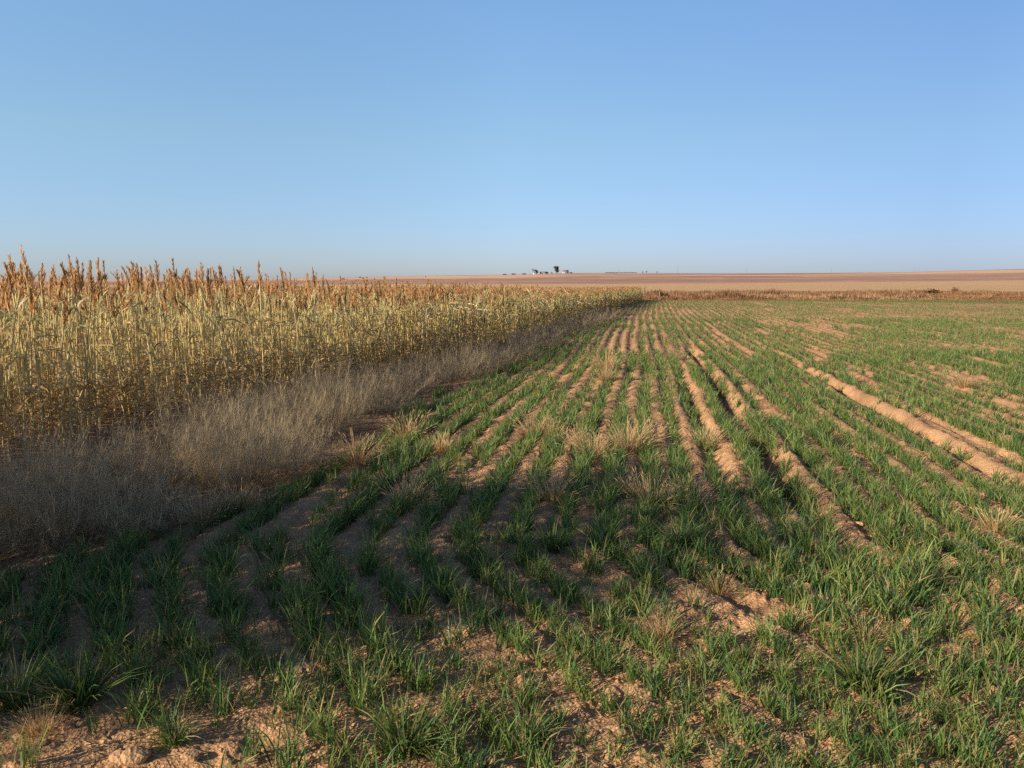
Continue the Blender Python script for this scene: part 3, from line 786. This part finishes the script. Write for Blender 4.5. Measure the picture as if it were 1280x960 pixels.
def tree(u, h, w, label, seed, dist=1180, cols=((.11, .11, .09), (.14, .135, .10), (.085, .09, .08)), clear=.2):  # crown colours lightened and greyed, distance haze put into the leaf colour
    r = np.random.default_rng(seed); x, y, z = on_ridge(u, dist)
    root = empty('tree', (x, y, z)); tr = MB(); cr = MB()
    V, Q = tube([[0, 0, -.5], [.2, 0, h * .25], [0, .1, h * .5], [.2, 0, h * .75]], [h * .035, h * .028, h * .018, h * .008], 7); tr.add(V, Q, (1, 1, 1))
    for k in range(18):
        a = r.uniform(0, 6.28); q = w * .36 * r.random() ** .5
        c = np.array([q * math.cos(a), q * math.sin(a), h * (clear + (.92 - clear) * r.random())])
        V, Q = tube(np.stack([[0.1, 0, c[2] * .55], c * [.6, .6, .85], c]), [h * .012, h * .008, h * .004], 5); tr.add(V, Q, (1, 1, 1))
        cr.add(*leafy(r, 130, c, (w * .22, w * .22, h * .15), h * .075, cols))
    obj('trunk', tr.mesh('trunk'), M_BARK, root); obj('crown', cr.mesh('crown'), M_TREE, root)
    return tag(root, label, 'tree', 'trees of the farm on the ridge')
tree(695.5, 12.0, 10.5, 'tall round dark tree beside the farm house on the ridge', 71)
tree(670, 6.2, 6.5, 'low dark tree over the white house at the left of the farm', 72, clear=.3)
def bare_tree(u, h, label, seed, dist=1180):
    r = np.random.default_rng(seed); x, y, z = on_ridge(u, dist)
    root = empty('tree', (x, y, z)); tr = MB(); cr = MB()
    V, Q = tube([[0, 0, -.5], [-.2, 0, h * .4], [-.7, .1, h * .7]], [.35, .28, .18], 6); tr.add(V, Q, (1, 1, 1))
    for k in range(16):
        a = r.uniform(0, 6.28); e = np.array([math.cos(a) * h * .3 - .9, math.sin(a) * h * .3, h * r.uniform(.75, 1.05)])
        V, Q = tube(np.stack([[-.5, 0, h * r.uniform(.4, .68)], e * [.6, .6, .9], e]), [.13, .09, .05], 4); cr.add(V, Q, (1, 1, 1))
    obj('trunk', tr.mesh('trunk'), M_BARK, root); obj('limbs', cr.mesh('limbs'), M_BARK, root)
    return tag(root, label, 'tree', 'trees of the farm on the ridge')
bare_tree(666.5, 9.0, 'bare leafless tree at the left end of the farm', 73)

def gable(w, d, h, rise, over=.3):
    """walls, and roof as two thick slabs"""
    wl = MB(); V, Q = box((0, 0, h / 2), (w, d, h)); wl.add(V, Q[[1, 2, 3, 4, 5]], (1, 1, 1))
    for s in (-1, 1):
        wl.add([[s * w / 2, -d / 2, h], [s * w / 2, d / 2, h], [s * w / 2, 0, h + rise], [s * w / 2, 0, h + rise]], [[0, 1, 2, 3]], (1, 1, 1))
    rf = MB(); hw = w / 2 + over
    for s in (-1, 1):
        y0 = s * (d / 2 + over); z0 = h - over * rise / (d / 2); t = .18
        P = [[-hw, y0, z0], [hw, y0, z0], [hw, 0, h + rise], [-hw, 0, h + rise]]
        P = P + [[a, b, c + t] for a, b, c in P]
        rf.add(P, [[0, 1, 2, 3], [4, 5, 6, 7], [0, 1, 5, 4], [1, 2, 6, 5], [2, 3, 7, 6], [3, 0, 4, 7]], (1, 1, 1))
    return wl, rf
def building(name, u, w, d, h, rise, mw, mr, label, cat, wins, doors, rz=0.0, dist=1180, chim=False):
    x, y, z = on_ridge(u, dist); root = empty(name, (x, y, z - .2), rz)
    wl, rf = gable(w, d, h, rise)
    wo = obj('wall', wl.mesh('wall'), mw, root); ro = obj('roof', rf.mesh('roof'), mr, root)
    for wx in wins:
        f = MB(); V, Q = box((wx, -d / 2 - .03, h * .58), (1.2, .06, 1.3)); f.add(V, Q, (1, 1, 1)); fo = obj('window', f.mesh('window'), M_METAL, root)
        p = MB(); V, Q = box((wx, -d / 2 - .07, h * .58), (1.0, .03, 1.1)); p.add(V, Q, (1, 1, 1)); obj('pane', p.mesh('pane'), M_DARK, fo)
    for dx, dw in doors:
        p = MB(); V, Q = box((dx, -d / 2 - .04, h * .39), (dw, .08, h * .78)); p.add(V, Q, (1, 1, 1)); obj('door', p.mesh('door'), M_ROOF, root)
    if chim:
        p = MB(); V, Q = box((w * .2, .3, h + rise + .3), (.7, .7, 1.6)); p.add(V, Q, (1, 1, 1)); obj('chimney', p.mesh('chimney'), M_ROOF, root)
    return tag(root, label, cat, 'buildings of the farm on the ridge')
building('house', 668.5, 5.5, 5, 2.3, 1.3, M_WHITE, M_ROOF, 'small white house under the low dark tree on the ridge', 'house', (1.6,), ((-.6, 1.0),), chim=True, dist=1150)
building('farmhouse', 706, 9, 7, 2.9, 1.7, M_METAL, M_ROOF, 'grey roofed farm house right of the tall round tree', 'house', (-2.6, 2.6), ((0, 1.1),), dist=1175)
building('barn', 679, 11, 7, 2.1, 1.2, M_METAL, M_ROOF, 'long low grey shed between the white house and the tall tree', 'shed', (), ((-2.5, 2.6), (2.5, 2.6)), dist=1185)

for k, (u, w, h, lab) in enumerate([(684, 5, 3.4, 'dark bush left of the tall round tree at the farm'), (689, 3.5, 2.6, 'small dark bush at the foot of the tall round tree'), (713, 6, 1.6, 'low dark bush right of the grey roofed farm house'),
        (802, 3.2, 3.2, 'left dark bush of the pair on the ridge right of the farm'), (806.5, 3.2, 3.6, 'right dark bush of the pair on the ridge right of the farm'), (819.5, 3.0, 3.2, 'single small dark bush on the ridge left of the nearest pole'),
        (642, 8, 1.8, 'dark low thicket on the ridge left of the farm'), (631, 7, 1.5, 'left end of the dark thicket left of the farm'), (655, 9, 1.2, 'flat dark thicket just left of the bare tree')]):
    x, y, z = on_ridge(u)
    bush('bush', x, y, w, h, [[.04, .045, .03], [.06, .055, .035]], lab, 'bush', 'bushes on the ridge', 80 + k, 300)
# long dark hedge on the ridge
def hedge(u0, u1, h, label, seed):
    r = np.random.default_rng(seed); x0, y0, z0 = on_ridge(u0); x1, _, z1 = on_ridge(u1)
    root = empty('hedge', (x0, y0, z0)); cr = MB(); st = MB()
    n = int((x1 - x0) / 1.6)
    for k in range(n):
        t = k / max(n - 1, 1); c = np.array([t * (x1 - x0), r.normal(0, .4), t * (z1 - z0) + h * .5])
        cr.add(*leafy(r, 40, c, (1.3, .8, h * .55 * r.uniform(.6, 1.1)), .5, [[.05, .05, .035], [.075, .06, .04]]))
        V, Q = tube(np.stack([c - [0, 0, h * .7], c]), [.06, .04], 4); st.add(V, Q, (1, 1, 1))
    obj('foliage', cr.mesh('foliage'), M_TREE, root); obj('branches', st.mesh('branches'), M_BARK, root)
    tag(root, label, 'hedge')
hedge(756, 794, 1.5, 'long low dark hedge on the skyline between the farm and the bush pair', 95)

def pole_proto():
    root = empty('utility_pole', (0, 0, 0))
    mb = MB(); V, Q = tube([[0, 0, -1], [0, 0, 5], [0, 0, 10.2]], [.17, .15, .11], 8); mb.add(V, Q, (1, 1, 1)); obj('pole', mb.mesh('pole'), M_POLE, root)
    mb = MB(); V, Q = box((0, -.18, 9.5), (2.4, .12, .14)); mb.add(V, Q, (1, 1, 1)); ca = obj('crossarm', mb.mesh('crossarm'), M_POLE, root)
    for sx in (-1.05, -.45, .45, 1.05):
        mb = MB(); V, Q = tube([[sx, -.18, 9.57], [sx, -.18, 9.7], [sx, -.18, 9.8]], [.03, .06, .04], 6); mb.add(V, Q, (1, 1, 1)); obj('insulator', mb.mesh('insulator'), M_METAL, ca)
    return root
pp = pole_proto()
for k, (u, dist, lab) in enumerate([(845, 1170, 'nearest and clearest utility pole on the skyline, right of the small bushes'), (772, 1300, 'faint utility pole above the long dark hedge'), (930, 1250, 'faint utility pole first right of the clearest one'),
                                   (1035, 1250, 'faint utility pole above the middle of the right hand ridge'), (1138, 1250, 'faint utility pole second from the right picture edge'), (1241, 1250, 'faint utility pole nearest the right picture edge')]):
    o = pp if k == 0 else copy_tree(pp)
    o.location = on_ridge(u, dist); o.rotation_euler = (0, 0, .5)
    tag(o, lab, 'utility pole', 'utility poles along the ridge')

# dark cattle grazing on the left hillside, a few pixels each
def cow_mesh():
    mb = MB()
    V, Q = tube([[-1.0, 0, 1.0], [-.85, 0, 1.02], [-.3, 0, .98], [.4, 0, .97], [.8, 0, 1.05], [1.05, 0, 1.0], [1.3, 0, .75], [1.5, 0, .45], [1.62, 0, .3]], [.06, .33, .42, .42, .36, .24, .17, .15, .07], 10); mb.add(V, Q, (1, 1, 1))
    for sx in (-.75, .65):
        for sy in (-.2, .2):
            V, Q = tube([[sx, sy, .8], [sx + .04, sy, .42], [sx, sy, 0]], [.14, .08, .06], 6); mb.add(V, Q, (1, 1, 1))
    V, Q = tube([[-1.0, 0, 1.15], [-1.1, 0, .8], [-1.08, 0, .45]], [.04, .03, .05], 5); mb.add(V, Q, (1, 1, 1))
    return mb.mesh('cow')
cm = cow_mesh()
for k, (u, dist, lab) in enumerate([(431, 640, 'dark animal lowest on the left hillside'), (428, 690, 'dark animal just above the lowest one on the left hillside'), (452, 800, 'dark animal leftmost of the upper line on the left hillside'), (455.5, 740, 'dark animal in the upper line, just right of the leftmost'),
        (460, 800, 'dark animal third in the upper line on the left hillside'), (482, 790, 'dark animal farthest right on the left hillside'), (533, 900, 'lone dark animal under the ridge between the hillside herd and the farm')]):
    x, y = at_px(u, dist)
    o = obj('cow', cm, M_HIDE, smooth=True); o.location = (x, y, float(far_z(np.array(x), np.array(y)))); o.rotation_euler = (0, 0, k * 1.9)
    tag(o, lab, 'cow', 'dark animals on the left hillside')

# ------------------------------------------------------------------ light, sky, camera
scene = bpy.context.scene
from mathutils import Vector
SUN_EL = R(21); LIGHT_FWD = R(28)
to_sun = Vector((-math.cos(LIGHT_FWD) * math.cos(SUN_EL), -math.sin(LIGHT_FWD) * math.cos(SUN_EL), math.sin(SUN_EL)))
sl = bpy.data.lights.new('sun', 'SUN'); sl.energy = 5.0; sl.angle = R(.55); sl.color = (1, .84, .64)
so = bpy.data.objects.new('sun', sl); C.objects.link(so); so.location = (-20, -6, 12)
so.rotation_euler = to_sun.to_track_quat('Z', 'Y').to_euler()
w = bpy.data.worlds.new('World'); scene.world = w; w.use_nodes = True
nt = w.node_tree; bg = nt.nodes['Background']
sky = nt.nodes.new('ShaderNodeTexSky'); sky.sky_type = 'NISHITA'; sky.sun_disc = False
sky.sun_elevation = SUN_EL; sky.sun_rotation = math.atan2(to_sun.x, to_sun.y) % (2 * math.pi)
sky.altitude = 1200; sky.air_density = 1.0; sky.dust_density = .6; sky.ozone_density = 2.0
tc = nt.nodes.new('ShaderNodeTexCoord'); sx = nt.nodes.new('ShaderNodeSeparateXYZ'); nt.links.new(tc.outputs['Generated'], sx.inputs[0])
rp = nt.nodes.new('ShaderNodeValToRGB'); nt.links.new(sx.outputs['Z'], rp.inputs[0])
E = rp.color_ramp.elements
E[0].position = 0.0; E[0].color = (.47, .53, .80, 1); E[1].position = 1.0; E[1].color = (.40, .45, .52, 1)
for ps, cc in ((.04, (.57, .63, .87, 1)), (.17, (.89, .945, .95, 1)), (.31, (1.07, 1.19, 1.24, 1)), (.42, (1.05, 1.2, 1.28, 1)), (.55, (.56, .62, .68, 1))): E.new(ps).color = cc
hx = nt.nodes.new('ShaderNodeMapRange'); hx.inputs[1].default_value = -1; hx.inputs[2].default_value = 1; nt.links.new(sx.outputs['X'], hx.inputs[0])
rx2 = nt.nodes.new('ShaderNodeValToRGB'); nt.links.new(hx.outputs[0], rx2.inputs[0])
H = rx2.color_ramp.elements; H[0].position = .27; H[0].color = (1.04, 1.04, 1.02, 1); H[1].position = .74; H[1].color = (.68, .69, .76, 1)
H.new(.5).color = (1, 1, 1, 1)
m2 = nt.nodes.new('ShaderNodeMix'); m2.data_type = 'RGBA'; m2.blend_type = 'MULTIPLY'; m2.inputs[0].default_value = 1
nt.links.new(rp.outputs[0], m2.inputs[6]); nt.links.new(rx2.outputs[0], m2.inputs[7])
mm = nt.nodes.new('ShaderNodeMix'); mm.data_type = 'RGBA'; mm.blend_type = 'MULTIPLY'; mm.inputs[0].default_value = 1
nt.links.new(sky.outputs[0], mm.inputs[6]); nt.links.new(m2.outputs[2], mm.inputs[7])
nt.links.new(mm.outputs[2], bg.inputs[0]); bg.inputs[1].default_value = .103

cd = bpy.data.cameras.new('camera'); cam = bpy.data.objects.new('camera', cd); C.objects.link(cam)
cd.sensor_width = 36; cd.lens = 36 * FPX / 1280; cd.clip_start = .05; cd.clip_end = 20000
cam.location = (0, 0, CAM_H); cam.rotation_euler = (R(90) - PITCH, 0, 0)
scene.camera = cam
scene.view_settings.view_transform = 'Standard'; scene.view_settings.look = 'None'
scene.view_settings.exposure = .70; scene.view_settings.gamma = 1
scene.cycles.use_denoising = False
scene.cycles.max_bounces = 6; scene.cycles.transparent_max_bounces = 4
